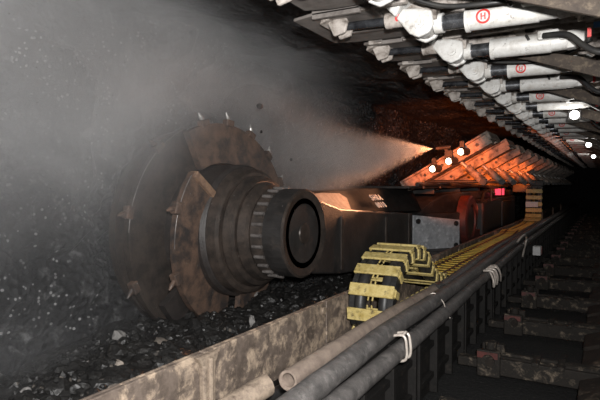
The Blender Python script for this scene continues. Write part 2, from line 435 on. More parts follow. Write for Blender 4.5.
def hook(y, label, h=.26, name='hose_hook'):
    g = MB()
    for dy in (-.035, .035):
        g.tube(smooth_path([(-1.17, y+dy, .80), (-1.06, y+dy, .845-.02), (-1.035, y+dy, .76), (-1.04, y+dy, .84-h), (-1.10, y+dy, .82-h)], 6), .009, 8)
    g.tube(smooth_path([(-1.06, y-.035, .825), (-1.055, y, .838), (-1.06, y+.035, .825)], 5), .009, 8)
    g.tube([(-1.10, y-.035, .82-h), (-1.10, y+.035, .82-h)], .009, 8)
    return tag(g.build(name, HOOK), label, 'hook')
hook(3.09, 'double pale wire hook hung on the hose bundle under the brown hose', .16)
# looped hook cluster
g0 = []
for k, (y, w) in enumerate(((5.98, .06), (6.12, .10), (6.28, .19))):
    g = MB()
    g.tube(smooth_path([(-1.15, y, .80), (-1.06, y, .80), (-1.03, y+w*.3, .72), (-1.05, y+w, .62), (-1.06, y+w*1.2, .70), (-1.10, y+w, .79), (-1.15, y+w*.6, .80)], 8), .012, 8)
    tag(g.build('wire_loop', HOOK), ['narrow pale wire loop hanging on the hoses, first of the three', 'pale wire loop in the middle of the three on the hoses', 'wide round pale wire loop, last of the three on the hoses'][k], 'wire loop', 'wire loops on the hose bundle')
g = MB(); g.tube(smooth_path([(-1.17, 8.7, .86), (-1.12, 8.8, .94), (-1.10, 9.05, .94), (-1.10, 9.2, .86), (-1.12, 9.15, .74), (-1.13, 9.0, .60)], 8), .016, 8)
tag(g.build('wire_loop', HOOK), 'pale hooked wire arching over the hoses near the white box', 'wire loop')
g = MB(); g.tube(smooth_path([(-1.25, 4.2, .83), (-1.20, 4.22, .862), (-1.135, 4.24, .80), (-1.115, 4.26, .74), (-1.08, 4.27, .66)], 8), .005, 6)
tag(g.build('wire_tie', HOOK), 'thin pale wire tied round the thick grey hose', 'wire')
bx = empty('junction_box', (-1.09, 10.7, .45))
MB().box(-.07, .07, -.10, .10, -.02, .15).build('box_body', WHITECLEAN, bx, .012)
MB().box(.0702, .073, .06, .10, -.01, .14).build('red_edge', REDPAINT, bx)
tag(bx, 'small white box with a red edge on the trough side below the hoses', 'box')

# ------------------------------------------------------------------ yellow cable chain
ch = empty('cable_chain', (-1.64, 3.6, .42))
tag(ch, 'yellow steel cable chain humped over itself, then lying flat along the trough', 'cable chain')
path = smooth_path([(0, 6.20, .47), (0, 5.12, .47), (0, 4.52, .48), (0, 4.17, .52), (0, 3.98, .64), (0, 3.98, .82), (0, 4.09, .98), (0, 4.29, 1.09), (0, 4.54, 1.14), (0, 4.78, 1.10), (0, 4.96, .99), (0, 5.12, .86), (0, 5.37, .77), (0, 5.70, .735),
                    (0, 6.6, .735), (0, 8, .735), (0, 10, .735), (0, 11.0, .735), (0, 11.5, .78), (0, 12.1, .74), (0, 13.5, .735), (0, 14.3, .74), (0, 14.95, .80), (0, 15.15, 1.0), (0, 15.2, 1.4), (0, 15.25, 1.78)], 24)
# resample by arc length
acc = [0]
for a, b in zip(path, path[1:]): acc.append(acc[-1] + (b-a).length)
def at(s):
    s = max(0, min(acc[-1]-1e-6, s)); lo = 0; hi = len(acc)-1
    while hi-lo > 1:
        m = (lo+hi)//2
        if acc[m] <= s: lo = m
        else: hi = m
    t = (s-acc[lo])/(acc[hi]-acc[lo])
    p = path[lo].lerp(path[hi], t)
    d = (path[hi]-path[lo]).normalized()
    return p, d
HW = .195
def link_mesh(hb):
    g = MB()
    # local frame: X across, Y along the chain, Z outward
    g.box(-HW, HW, -hb, hb, .050, .070)                 # broad cross plate
    g.box(-HW, -HW+.018, -hb*.8, hb*.8, .005, .052); g.box(HW-.018, HW, -hb*.8, hb*.8, .005, .052)
    g.box(-HW-.010, -HW+.006, -hb*.6, hb*.6, -.06, .03); g.box(HW-.006, HW+.010, -hb*.6, hb*.6, -.06, .03)
    g.box(-HW, HW, -.022, .022, -.066, -.052)
    g.box(-.026, -.012, -.084, .084, .036, .050); g.box(.012, .026, -.084, .084, .036, .050)
    return g
def flat_link():
    g = MB(); g.box(-HW, HW, -.028, .028, .030, .047)
    g.box(-HW-.012, -HW+.004, -.034, .034, -.05, .047); g.box(HW-.004, HW+.012, -.034, .034, -.05, .047)
    return g
PITCH = .172
nlink = int(acc[-1]/PITCH)
lk = None
flat = None
for i in range(nlink):
    p, d = at((i+.5)*PITCH)
    if lk is None:
        o = lk = link_mesh(.052).build('chain_link', YELLOW2, ch, .005, 1)
    elif 5.6 < p.y < 14.8 and p.z > .6:
        if flat is None: o = flat = flat_link().build('chain_link', YELLOW, ch, .003, 1)
        else: o = flat.copy(); COL.objects.link(o); o.parent = ch
    else:
        o = lk.copy(); COL.objects.link(o); o.parent = ch
    X = Vector((1, 0, 0)); Z = X.cross(d).normalized()
    M = Matrix((X, d, Z)).transposed().to_4x4(); M.translation = p - Vector((0, 3.6, .42))
    o.matrix_local = M
for sx in (-.105, .105):
    g = MB(); pp = [at(s*.06)[0] - Vector((0, 3.6, .42)) + Vector((sx, 0, 0)) for s in range(int(acc[-1]/.06))]
    g.tube(pp, .05, 12); g.build('power_cable', BLACK, ch)
for sx in (-1, 1):
    g = MB(); rows = []
    for q in range(int(acc[-1]/.06)):
        p, d = at(q*.06); p = p - Vector((0, 3.6, .42)); Z = Vector((1, 0, 0)).cross(d).normalized()
        xo, xi = sx*(HW-.004), sx*(HW-.05)
        rows.append([p + Vector((x, 0, 0)) + Z*z for x, z in ((xi, -.045), (xo, -.045), (xo, .04), (xi, .04), (xi, -.045))])
    g.sheet(rows); g.build('side_link', BLACK, ch)
g = MB(); rows = []
for q in range(int(acc[-1]/.06)):
    p, d = at(q*.06)
    if p.y < 5.5 or p.z < .6 or p.y > 14.8: continue
    p = p - Vector((0, 3.6, .42))
    rows.append([p + Vector((x, 0, z)) for x, z in ((-.16, .0), (-.16, .036), (.16, .036), (.16, .0))])
g.sheet(rows); g.build('centre_web', BLACK, ch)
p, d = at(acc[-1]-.55)
g = MB(); g.box(-.19, .11, -.012, .012, -.07, .07); w = g.build('white_plate', WHITECLEAN, ch); w.location = p - Vector((0, 3.6, .42)) + Vector((0, -.12, 0))

# ------------------------------------------------------------------ shearer
DX, DY, DZ = 0, 4.10, 1.31         # drum axis
sh = empty('coal_shearer', (-2.6, 9.5, 0))
OFF = Vector((-2.6, 9.5, 0))
tag(sh, 'dark coal shearer with a big rusty cutting drum, running along the conveyor', 'coal shearer')
def part(g, name, m, parent=None, bevel=0, seg=2):
    par = parent or sh
    off = OFF if par is sh else Vector((0, 0, 0))
    g.v = [tuple(Vector(p) - OFF) for p in g.v]
    return g.build(name, m, par, bevel, seg)
# drum
g = MB()
g.lathe([(-3.72, 0), (-3.72, .62), (-3.66, .64), (-3.05, .64), (-3.02, .62), (-3.0, .60)], (0, DY, DZ), 64)
drum = part(g, 'cutting_drum', DRUMCORE)
g = MB(); g.lathe([(-3.78, .50), (-3.78, 1.00), (-3.70, 1.00), (-3.70, .5)], (0, DY, DZ), 72)
part(g, 'end_ring', HUBSTEEL, drum)
def vane(a0, a1, x0, x1, ri, ro, th, n=60):
    g = MB(); rows = []
    for i in range(n+1):
        t = i/n; a = math.radians(a0+(a1-a0)*t); x = x0+(x1-x0)*t
        c, s = math.cos(a), math.sin(a)
        rows.append([Vector((x+dx, DY + r*c, DZ + r*s)) for dx, r in ((0, ri), (0, ro), (-th, ro), (-th, ri), (0, ri))])
    g.sheet(rows)
    for r0 in (rows[0], rows[-1]): g._add(r0[:4], [(0, 1, 2, 3)])
    return g
def picks(a0, a1, x0, x1, ro, n, pm):
    for i in range(n):
        t = (i+.5)/n; a = math.radians(a0+(a1-a0)*t); x = x0+(x1-x0)*t - .02
        rad = Vector((0, math.cos(a), math.sin(a))); tan = Vector((0, -math.sin(a), math.cos(a)))
        base = Vector((x, DY, DZ)) + rad*(ro-.02)
        g = MB()
        M = Matrix((Vector((1, 0, 0)), tan, rad)).transposed().to_4x4(); M.translation = base
        g.box(-.035, .035, -.06, .05, 0, .07, M)
        pk = part(g, 'pick_holder', RUSTDRUM, drum, .01)
        g = MB(); q = base + rad*.06
        dr = (rad + tan*.5).normalized()
        g.cyl(q, q+dr*.05, .022, .022, 10); g.cyl(q+dr*.05, q+dr*.09, .020, .008, 10)
        part(g, 'cutting_pick', pm, drum)
# angle 0 = away along +y, 90 = up, 180 = toward the camera
V = [(-6, 118, -3.20, -3.30, .66, 1.05, .07, 6, RUSTDRUM), (112, 262, -3.42, -3.52, .62, 1.05, .07, 4, HUBSTEEL), (143, 262, -3.02, -3.16, .58, .92, .06, 3, RUSTDRUM), (215, 350, -3.25, -3.5, .62, 1.05, .07, 4, DRUMCORE), (262, 380, -3.02, -3.2, .58, .80, .06, 3, RUSTDRUM)]
for (a0, a1, x0, x1, ri, ro, th, n, vm) in V:
    part(vane(a0, a1, x0, x1, ri, ro, th), 'spiral_vane', vm, drum)
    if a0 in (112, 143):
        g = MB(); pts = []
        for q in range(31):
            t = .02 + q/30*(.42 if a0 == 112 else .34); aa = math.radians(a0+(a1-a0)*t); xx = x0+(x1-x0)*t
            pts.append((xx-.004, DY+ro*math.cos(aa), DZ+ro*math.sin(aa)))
        g.tube(pts, .005, 6); part(g, 'rim_highlight', PICKSTEEL, drum)  # thin strip that paints the highlight along the vane's worn edge
    picks(a0+3, a1-3, x0, x1, ro, n, BRIGHT if a0 == -6 else RUSTDRUM)
g = MB()
a = math.radians(143); rad = Vector((0, math.cos(a), math.sin(a))); tan = Vector((0, -math.sin(a), math.cos(a)))
M = Matrix((Vector((1, 0, 0)), tan, rad)).transposed().to_4x4(); M.translation = Vector((-3.02, DY, DZ)) + rad*.60
g.box(-.06, .03, -.02, .045, 0, .31, M)
part(g, 'vane_end_bar', BAR, drum, .01)
# stepped gear hub (belongs to the arm)
g = MB(); o3 = (0, DY, DZ)
for (xa, xb, ra) in ((-3.02, -2.90, .60), (-2.90, -2.79, .52), (-2.79, -2.685, .455), (-2.685, -2.56, .405)):
    g.lathe([(xa, ra+.005), (xa+.02, ra+.012)], o3, 64); g.lathe([(xa+.02, ra+.012), (xb-.02, ra-.008)], o3, 64)
    g.lathe([(xb-.02, ra-.008), (xb, ra-.04)], o3, 64); g.lathe([(xb, ra-.04), (xb, ra-.10)], o3, 64)
hub = part(g, 'gear_hub', HUBSTEEL)
for i in range(26):
    a = 2*PI*i/26; c = Vector((-2.60, DY+.412*math.cos(a), DZ+.412*math.sin(a)))
    g = MB(); g.cyl(c - Vector((.055, 0, 0)), c + Vector((.045, 0, 0)), .017, seg=8)
    part(g, 'hub_bolt', PICKSTEEL, hub)
# ranging arm
g = MB()
n = 40
prof = []
for i in range(n):
    t = 2*PI*i/n; prof.append((DY+.405*math.cos(t), DZ+.405*math.sin(t)))
g.prism(prof, lambda a, b, d: (d, a, b), -2.55, -2.36)
arm = part(g, 'ranging_arm', DARK)
g = MB(); g.lathe([(-2.36, .405), (-2.345, .385), (-2.36, .32), (-2.36, .27), (-2.37, .265), (-2.37, .10), (-2.35, .09), (-2.35, 0)], o3, 48)
part(g, 'head_cover', HUBSTEEL, arm)
g = MB()      # arm casting: head back to the pivot
g.prism([(DY+.05, DZ-.385), (DY+.10, DZ+.36), (5.0, 1.50), (6.4, 1.40), (7.35, 1.34), (7.4, .70), (6.4, .70), (5.0, .80)], lambda a, b, d: (d, a, b), -2.95, -2.42)
part(g, 'arm_casting', DARK, arm, .02)
g = MB()      # sloping upper cover of the arm
g.prism([(4.3, 1.44), (4.5, 1.66), (6.0, 1.70), (8.2, 1.72), (8.0, 1.34), (6.4, 1.40), (5.0, 1.48)], lambda a, b, d: (d - .25*max(0, (b-1.44))/.28, a, b), -3.0, -2.47)
part(g, 'arm_cover', DULLDARK, arm, .015)
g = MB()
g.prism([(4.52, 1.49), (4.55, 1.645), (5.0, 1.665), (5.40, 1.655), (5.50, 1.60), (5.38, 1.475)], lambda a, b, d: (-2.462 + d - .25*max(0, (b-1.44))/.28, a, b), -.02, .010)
part(g, 'light_pool', LIGHTPOOL, arm)  # pool of orange lamp light, laid on the cover as a paler piece
g = MB()
for y in (5.0, 6.3, 7.2): g.box(-2.42, -2.405, y-.02, y+.02, .85, 1.34 if y > 6 else 1.42)
part(g, 'weld_strip', HUBSTEEL, arm)
# painted letters
def letters(body, size, loc, rot):
    cu = bpy.data.curves.new('lettering', 'FONT'); cu.body = body; cu.size = size; cu.extrude = .003; cu.space_character = 1.25; cu.space_line = .95
    cu.offset = .001
    tmp = bpy.data.objects.new('lettering', cu); COL.objects.link(tmp)
    dg = bpy.context.evaluated_depsgraph_get(); dg.update()
    me = bpy.data.meshes.new_from_object(tmp.evaluated_get(dg)); bpy.data.objects.remove(tmp)
    o = bpy.data.objects.new('lettering', me); COL.objects.link(o); me.materials.clear(); me.materials.append(PAINTWHITE)
    o.parent = arm; o.location = Vector(loc) - OFF; o.rotation_euler = rot
    return o
letters('SHRA\n0010', .125, (-2.478, 6.0, 1.56), (PI/2 - .72, 0, PI/2))
# chamfered motor housing with the grey panel
g = MB()
A, B = Vector((-2.80, 8.45, 0)), Vector((-2.20, 9.30, 0))
foot = [(A.x, A.y), (B.x, B.y), (-2.22, 9.95), (-3.15, 9.95), (-3.15, 7.3), (-2.80, 7.3)]
g.prism(foot, lambda a, b, d: (a, b, d), .54, 1.27)
body = part(g, 'motor_housing', DARK, None, .03)
g = MB(); dirv = (B-A).normalized(); nrm = Vector((dirv.y, -dirv.x, 0)); L = (B-A).length
M = Matrix((dirv, nrm, Vector((0, 0, 1)))).transposed().to_4x4(); M.translation = A
g.prism([(.02, .56), (.02, 1.25), (L-.02, 1.14), (L-.02, .60)], lambda a, b, d: M @ Vector((a, d, b)), 0, .03)
pn = part(g, 'cover_panel', PANEL, body, .012)
for s in (.12, L-.11):
    for z in (.70, 1.08 if s > .5 else 1.14):
        p0 = A + dirv*s + Vector((0, 0, z)); part(MB().cyl(p0 + nrm*.03, p0 + nrm*.05, .045, seg=14), 'panel_bolt', BLACK, body)
g = MB()      # domed top of the housing
poly = [(8.10+.95*i/12, 1.24+.38*math.sin(PI*.5*min(1, i/7))) for i in range(13)]
g.prism([(8.40, 1.26)] + [(8.42+.12*i, 1.27 + .33*math.sin(PI/2*i/6)) for i in range(7)] + [(9.9, 1.60), (9.9, 1.26)], lambda a, b, d: (d + (.45*(1-min(1, max(0, (a-8.40)/.9))) if d > -2.6 else 0)*-1, a, b), -3.10, -2.24)
part(g, 'domed_cover', DARK, body, .02)
g = MB(); o4 = (0, 9.75, 1.10)
g.lathe([(-2.26, .46), (-2.10, .46), (-2.08, .43), (-2.08, .30), (-2.14, .28), (-2.14, 0)], o4, 40)
fl = part(g, 'red_flange', REDSTEEL)
g = MB(); g.lathe([(-2.135, .27), (-2.10, .25), (-2.09, 0)], o4, 36); part(g, 'flange_core', BLACK, fl)
g = MB()
g.box(-3.2, -2.25, 9.9, 16.2, .60, 1.45)
g.box(-3.1, -2.30, 9.9, 16.2, 1.45, 1.62)
g.box(-2.27, -2.18, 11.6, 13.4, .75, 1.42); g.box(-2.27, -2.2, 13.8, 15.8, .7, 1.35)
mainb = part(g, 'machine_body', DARK, None, .03)
g = MB(); g.cyl((-2.28, 10.35, 1.22), (-2.14, 10.35, 1.22), .19, seg=24); g.box(-2.26, -2.13, 10.1, 10.7, .70, .88)
part(g, 'red_gear', REDSTEEL, None, .01)
g = MB(); g.box(-2.26, -2.12, 10.9, 11.5, .72, 1.40); part(g, 'control_box', DARK, None, .03)
g = MB(); g.box(-3.3, -2.35, 7.0, 16.4, 1.70, 1.735)
for y in (8.6, 10.4, 12.2, 14, 15.8): g.box(-3.2, -2.45, y-.04, y+.04, 1.60, 1.70)
part(g, 'top_plate', DARK, None, .006)
g = MB(); g.tube(smooth_path([(-2.3, 7.2, 1.76), (-2.28, 9, 1.77), (-2.25, 11, 1.74), (-2.2, 13, 1.68)], 6), .03, 10)
for y in (7.5, 8.4): g.tube([(-2.3, y, 1.70), (-2.3, y, 1.82)], .018, 8)
part(g, 'top_pipe', DARK)
g = MB(); g.box(-2.26, -2.10, 12.95, 13.35, 1.50, 1.68); dsp = part(g, 'display_housing', DARK, None, .01)
g = MB(); g.box(-2.245, -2.115, 12.93, 12.951, 1.515, 1.665)
g.box(-2.101, -2.098, 12.99, 13.31, 1.515, 1.665)
part(g, 'red_display', REDLED, dsp)
g = MB(); g.tube([(-2.2, 11.2, 1.42), (-2.2, 11.4, 1.58), (-2.2, 11.9, 1.62), (-2.2, 12.6, 1.55)], .03, 8); g.tube([(-2.16, 12.0, 1.4), (-2.16, 12.0, 1.66)], .025, 8)
part(g, 'hand_rail', DARK)
for y in (8.8, 12.0, 15.4):
    part(MB().box(-3.0, -2.3, y-.3, y+.3, .17, .66), 'sliding_shoe', DARK, None, .02)
g = MB(); g.box(-2.2, -1.45, 15.3, 15.5, 1.55, 1.85); g.box(-1.88, -1.42, 15.28, 15.5, 1.72, 1.88); part(g, 'chain_arm', DARK, None, .02)

# lumps thrown into the air
for k, (u, label) in enumerate((((-3.35, 4.85, 2.35), 'small black coal lump flying above the right end of the drum'), ((-3.3, 4.75, 2.62), 'black coal lump flying highest above the cutting drum'), ((-3.2, 5.25, 2.05), 'tiny coal lump flying right of the drum in the mist'))):
    o = MB().rock((0, 0, 0), 1, 77+k, (1, .7, .8), 1).build('flying_coal', RUBBLE); o.location = u; r = (.022, .04, .022)[k]; o.scale = (r, r, r)
    tag(o, label, 'coal lump')

# ------------------------------------------------------------------ powered roof supports
W = 1.44
RZ = 2.70      # axis of the big rams
def ram_emblem(cx, cz, r, y):
    """red ring mark with two strokes, wrapped on the barrel's camera side"""
    g = MB()
    def pt(a, th, k=0.0015): return Vector((cx + a, y - (r+k)*math.cos(th), cz - (r+k)*math.sin(th)))
    n = 28; rows = [[], []]
    for i in range(n+1):
        t = 2*PI*i/n
        rows[0].append(pt(.040*math.cos(t), .15 + .62*math.sin(t))); rows[1].append(pt(.028*math.cos(t), .15 + .44*math.sin(t)))
    g.sheet(rows)
    for a0, a1, t0, t1 in ((-.014, -.006, -.12, .42), (.006, .014, -.12, .42), (-.014, .014, .10, .20)):
        g.sheet([[pt(a0, t0), pt(a1, t0)], [pt(a0, (t0+t1)/2), pt(a1, (t0+t1)/2)], [pt(a0, t1), pt(a1, t1)]])
    return g

def make_ram(y, root, mark):
    g = MB(); r = .066
    g.tube([(-.70, y, RZ+.004), (-.32, y, RZ-.004)], r, 26)
    g.cyl((-.705, y, RZ), (-.685, y, RZ), r+.004, seg=26)
    g.cyl((-.32, y, RZ-.004), (-.22, y, RZ-.006), r*.90, r*.84, 22)
    ram = g.build('sprag_ram', WHITE, root)
    g = MB(); g.prism([(-.23, .060), (-.23, -.056), (-.17, -.05), (-.10, .0), (-.09, .03), (-.13, .060)], lambda a, b, d: (a, y+d, RZ-.006+b), -.04, .04)
    g.build('tail_lug', WHITE, ram, .008)
    g = MB(); g.cyl((-.86, y, RZ+.006), (-.70, y, RZ+.004), .046, seg=22); g.build('piston_rod', CHROME, ram)
    g = MB()
    g.cyl((-.885, y, RZ+.006), (-.835, y, RZ+.006), .058, seg=20)
    def fn(a, b, d): return (a, y+d, RZ+.006+b)
    g.prism([(-1.06, .10), (-.96, .085), (-.885, .062), (-.875, -.02), (-.90, -.065), (-.965, -.085), (-1.02, -.055), (-1.10, .045)], fn, -.085, -.05)
    g.prism([(-1.06, .10), (-.96, .085), (-.885, .062), (-.875, -.02), (-.90, -.065), (-.965, -.085), (-1.02, -.055), (-1.10, .045)], fn, .05, .085)
    g.cyl((-.955, y-.10, RZ+.0), (-.955, y+.10, RZ+.0), .030, seg=18)
    g.cyl((-.955, y-.112, RZ+.0), (-.955, y-.10, RZ+.0), .016, seg=12)
    g.cyl((-.955, y-.052, RZ), (-.955, y+.052, RZ), .062, seg=22)
    g.prism([(-1.10, .05), (-1.06, .12), (-.80, .26), (-.80, .34), (-1.30, .34), (-1.24, .2)], fn, -.11, .11)
    g.build('clevis', WHITE, ram, .012)
    # port block and pipe on the barrel
    g = MB(); g.box(-.40, -.27, y-.10, y-.05, RZ+.0, RZ+.060); g.cyl((-.37, y-.112, RZ+.03), (-.37, y-.10, RZ+.03), .018, seg=14)
    g.box(-.27, -.20, y-.075, y-.045, RZ-.01, RZ+.035)
    g.build('port_block', WHITE, ram, .012)
    g = MB(); g.tube(smooth_path([(-.47, y-.055, RZ+.05), (-.465, y-.085, RZ+.04), (-.45, y-.09, RZ+.01)], 4), .009, 8); g.build('lift_lug', BLACK, ram)
    if mark:
        ram_emblem(-.60, RZ, .066, y).build('red_emblem', REDPAINT, ram)
    # small extension ram, further out
    z2 = 2.76
    g = MB(); g.tube([(-1.17, y-.03, z2), (-.93, y-.03, z2-.012)], .044, 20); g.cyl((-1.18, y-.03, z2), (-1.15, y-.03, z2), .048, seg=20)
    g.box(-.95, -.86, y-.07, y+.01, z2-.045, z2+.03)
    er = g.build('extension_ram', CANOPY, root)
    g = MB(); g.cyl((-1.46, y-.03, z2+.012), (-1.17, y-.03, z2), .026, seg=16); g.build('piston_rod', BLACKROD, er)
    g = MB(); g.cyl((-1.50, y-.075, z2+.014), (-1.50, y+.015, z2+.014), .045, seg=18)
    def fn2(a, b, d): return (a, y-.03+d, z2+b)
    g.prism([(-1.57, .05), (-1.52, -.055), (-1.44, -.04), (-1.42, .03), (-1.47, .12)], fn2, -.055, -.03)
    g.prism([(-1.57, .05), (-1.52, -.055), (-1.44, -.04), (-1.42, .03), (-1.47, .12)], fn2, .03, .055)
    g.prism([(-1.60, .02), (-1.56, .13), (-1.35, .17), (-1.35, .10), (-1.46, .07)], fn2, -.10, .10)
    g.build('end_clevis', CANOPY, er, .008)
    if mark:
        ram_emblem(-1.07, z2, .044, y-.03).build('red_emblem', REDPAINT, er)

def make_support(j):
    root = empty('roof_support', (0, 0, 0))
    g = MB()
    g.box(-1.15, 3.3, -W/2, W/2, 2.96, 3.04)
    for y in (-.70, -.36, -.02, .33, .68):
        g.box(-1.10, 3.2, y-.025, y+.025, 2.80, 2.97)
    for y in (-.375, .375):
        g.prism([(-1.60, 2.875), (-1.45, 2.85), (-1.15, 2.83), (-1.15, 3.0), (-1.45, 2.94), (-1.60, 2.91)], lambda a, b, d: (a, y+d, b), -.33, .33)
        g.box(-1.55, -1.0, y-.20, y-.15, 2.80, 2.90); g.box(-1.55, -1.0, y+.15, y+.20, 2.80, 2.90)
    for x in (-.55, -.1, .4): g.box(x-.03, x+.03, -W/2+.02, W/2-.02, 2.84, 2.97)
    g.build('canopy', CANOPY, root, .008)
    # brown side skirt
    g = MB()
    g.prism([(-1.0, 2.80), (-.5, 2.665), (0, 2.475), (.6, 2.36), (2.6, 2.36), (2.6, 2.96), (.3, 2.90), (-.1, 2.63), (-.5, 2.74), (-1.0, 2.83)], lambda a, b, d: (a, d, b), W/2-.05, W/2-.02)
    g.build('side_skirt', RUSTY, root, .006)
    for k, y in enumerate((-.375, .375)): make_ram(y, root, k == 0)
    if j < 3:
        for k, y in enumerate((-.375, .375)):
            ext = -1.77 if (j == 0 and k == 0) else -1.60; y += .13
            g = MB()
            g.prism([(ext, y-.30), (ext, y+.30), (ext+.16, y+.345), (-1.22, y+.345), (-1.22, y-.345), (ext+.16, y-.345)], lambda a, b, d: (a, b, d + (a+1.28)*-.02), 2.805, 2.825)
            g.prism([(ext+.16, y-.345), (ext+.16, y-.315), (-1.28, y-.315), (-1.28, y-.345)], lambda a, b, d: (a, b, d + (a+1.28)*-.02), 2.785, 2.86)
            g.prism([(ext+.10, y+.04), (ext+.10, y+.08), (-1.28, y+.08), (-1.28, y+.04)], lambda a, b, d: (a, b, d + (a+1.28)*-.02), 2.785, 2.81)
            g.build('sprag_plate', DULL, root, .006)
    else:
        # face sprag hanging down toward the coal
        h = Vector((-1.45, 0, 2.51)); d = Vector((-.872, 0, -.49)); up = Vector((.49, 0, -.872))   # up = underside normal
        Mx = Matrix((d, Vector((0, 1, 0)), up)).transposed().to_4x4(); Mx.translation = h
        g = MB(); g.box(0, 1.5, -.14, .66, -.03, 0, Mx)
        g.box(0, .05, -.14, .66, 0, .10, Mx); g.box(1.44, 1.5, -.14, .66, 0, .08, Mx)
        sp = g.build('sprag_plate', SPRAG, root, .006)
        g = MB(); g.box(0.02, 1.46, -.12, .06, 0, .16, Mx)
        g.build('box_rib', SPRAG, sp, .012)
        g = MB(); g.box(0.02, 1.46, .34, .42, 0, .12, Mx); g.build('plate_rib', SPRAG, sp, .008)
        for s in (.22, .5, .8, 1.1):
            g = MB(); g.cyl(Mx @ Vector((s, -.135, .08)), Mx @ Vector((s, -.12, .08)), .024, seg=12); g.build('rib_bolt', BLACK, sp)
        p0 = Mx @ Vector((.62, .16, .05)); p1 = Vector((-1.56, .16, 1.80)); q = p0.lerp(p1, .40)
        g = MB(); g.tube([q, p1], .060, 16); g.cyl(q, q.lerp(p1, .06), .066, seg=16)
        rm = g.build('lift_ram', SPRAG, root)
        g = MB(); g.cyl(p0, q, .030, seg=14); g.cyl(p0-Vector((0, .05, 0)), p0+Vector((0, .05, 0)), .05, seg=14); g.build('piston_rod', BRIGHT, rm)
        g = MB(); g.tube([tuple(p1), tuple(Mx @ Vector((1.25, .16, .10)))], .022, 8); g.cyl(p1-Vector((0, .06, 0)), p1+Vector((0, .06, 0)), .05, seg=14); g.build('ram_link', DARK, root)
    # legs, base, relay bar
    for y in (-.36, .36):
        g = MB(); g.cyl((1.15, y, .36), (.98, y, 1.75), .14, seg=24); g.cyl((.985, y, 1.72), (.975, y, 1.80), .15, seg=24)
        lg = g.build('leg', WHITE, root)
        g = MB(); g.cyl((.98, y, 1.75), (.86, y, 2.97), .105, seg=22); g.build('leg_rod', CHROME, lg)
    g = MB()
    for y in (-.43, .43):
        g.prism([(-.14, .02), (-.16, .15), (.40, .36), (2.7, .36), (2.7, .02)], lambda a, b, d: (a, y+d, b), -.26, .26)
    g.box(.7, 2.7, -.2, .2, .1, .34)
    g.build('base', TOE, root, .012)
    g = MB(); g.prism([(2.6, .3), (2.75, .3), (3.3, 2.9), (3.15, 2.98)], lambda a, b, d: (a, d, b), -W/2+.02, W/2-.02); g.build('rear_shield', DULL, root)
    g = MB(); g.box(-.80, .75, -.12, -.07, .05, .20); g.box(-.80, .75, .07, .12, .05, .20); g.box(-.55, .7, -.07, .07, .05, .09)
    for x in (-.5, -.30): g.box(x-.03, x+.03, -.13, .13, .18, .215)
    rb = g.build('relay_bar', RELAY, root, .008)
    g = MB(); g.cyl((-.80, 0, .16), (-.30, 0, .16), .038, seg=16); g.cyl((-.30, 0, .16), (.5, 0, .16), .062, seg=16); g.build('relay_ram', RELAY, rb)
    g = MB(); g.box(-.98, -.78, -.15, -.09, .03, .27); g.box(-.98, -.78, .09, .15, .03, .27); g.box(-.95, -.82, -.09, .09, .05, .22)
    g.cyl((-.88, -.18, .18), (-.88, .18, .18), .055, seg=18); g.cyl((-.88, -.02, .22), (-.88, -.02, .32), .05, seg=14); g.box(-.94, -.86, .02, .09, .22, .29)
    pv = g.build('pivot_block', RELAY, rb, .012)
    g = MB(); g.box(-1.17, -.95, -.06, .06, .07, .15); g.build('pivot_tongue', RELAY, rb, .01)
    g = MB(); g.box(-.975, -.80, -.156, -.150, .20, .255); g.build('rust_pad', REDSTEEL, pv)
    g = MB(); g.cyl((-.86, -.19, .18), (-.86, -.18, .18), .04, seg=14); g.build('pin_end', TOE, pv)
    return root

Y0 = 3.475
near = [make_support(0), None]
sup_ext = make_support(1)
sup_low = make_support(3)
def label_support(i, y):
    base = 'grimy white hydraulic roof support'
    if i == 0: return base + ' overhead at the top edge, its rams cut by the frame'
    if i == 1: return base + ' with red-ringed ram at the top right corner'
    if i == 2: return base + ' with raised sprag, third from the camera'
    if y < 7.5: return base + ' with raised sprag, %s from the camera' % ORD[i]
    if i == 4: return base + ' whose orange lit face sprag carries three lamps'
    return base + ' with sprag hung low, %s from the camera' % ORD[i]
ext_used = low_used = False
SUP = []
for i in range(20):
    y = Y0 + 1.5*(i-1)
    if i == 1: o = near[0]
    elif y < 7.5:
        o = sup_ext if not ext_used else dup(sup_ext); ext_used = True
    else:
        o = sup_low if not low_used else dup(sup_low); low_used = True
    o.location = (random.uniform(-.02, .02) if i > 2 else 0, y, 0)
    tag(o, label_support(i, y), 'roof support', 'hydraulic roof supports in a row')
    SUP.append(o)

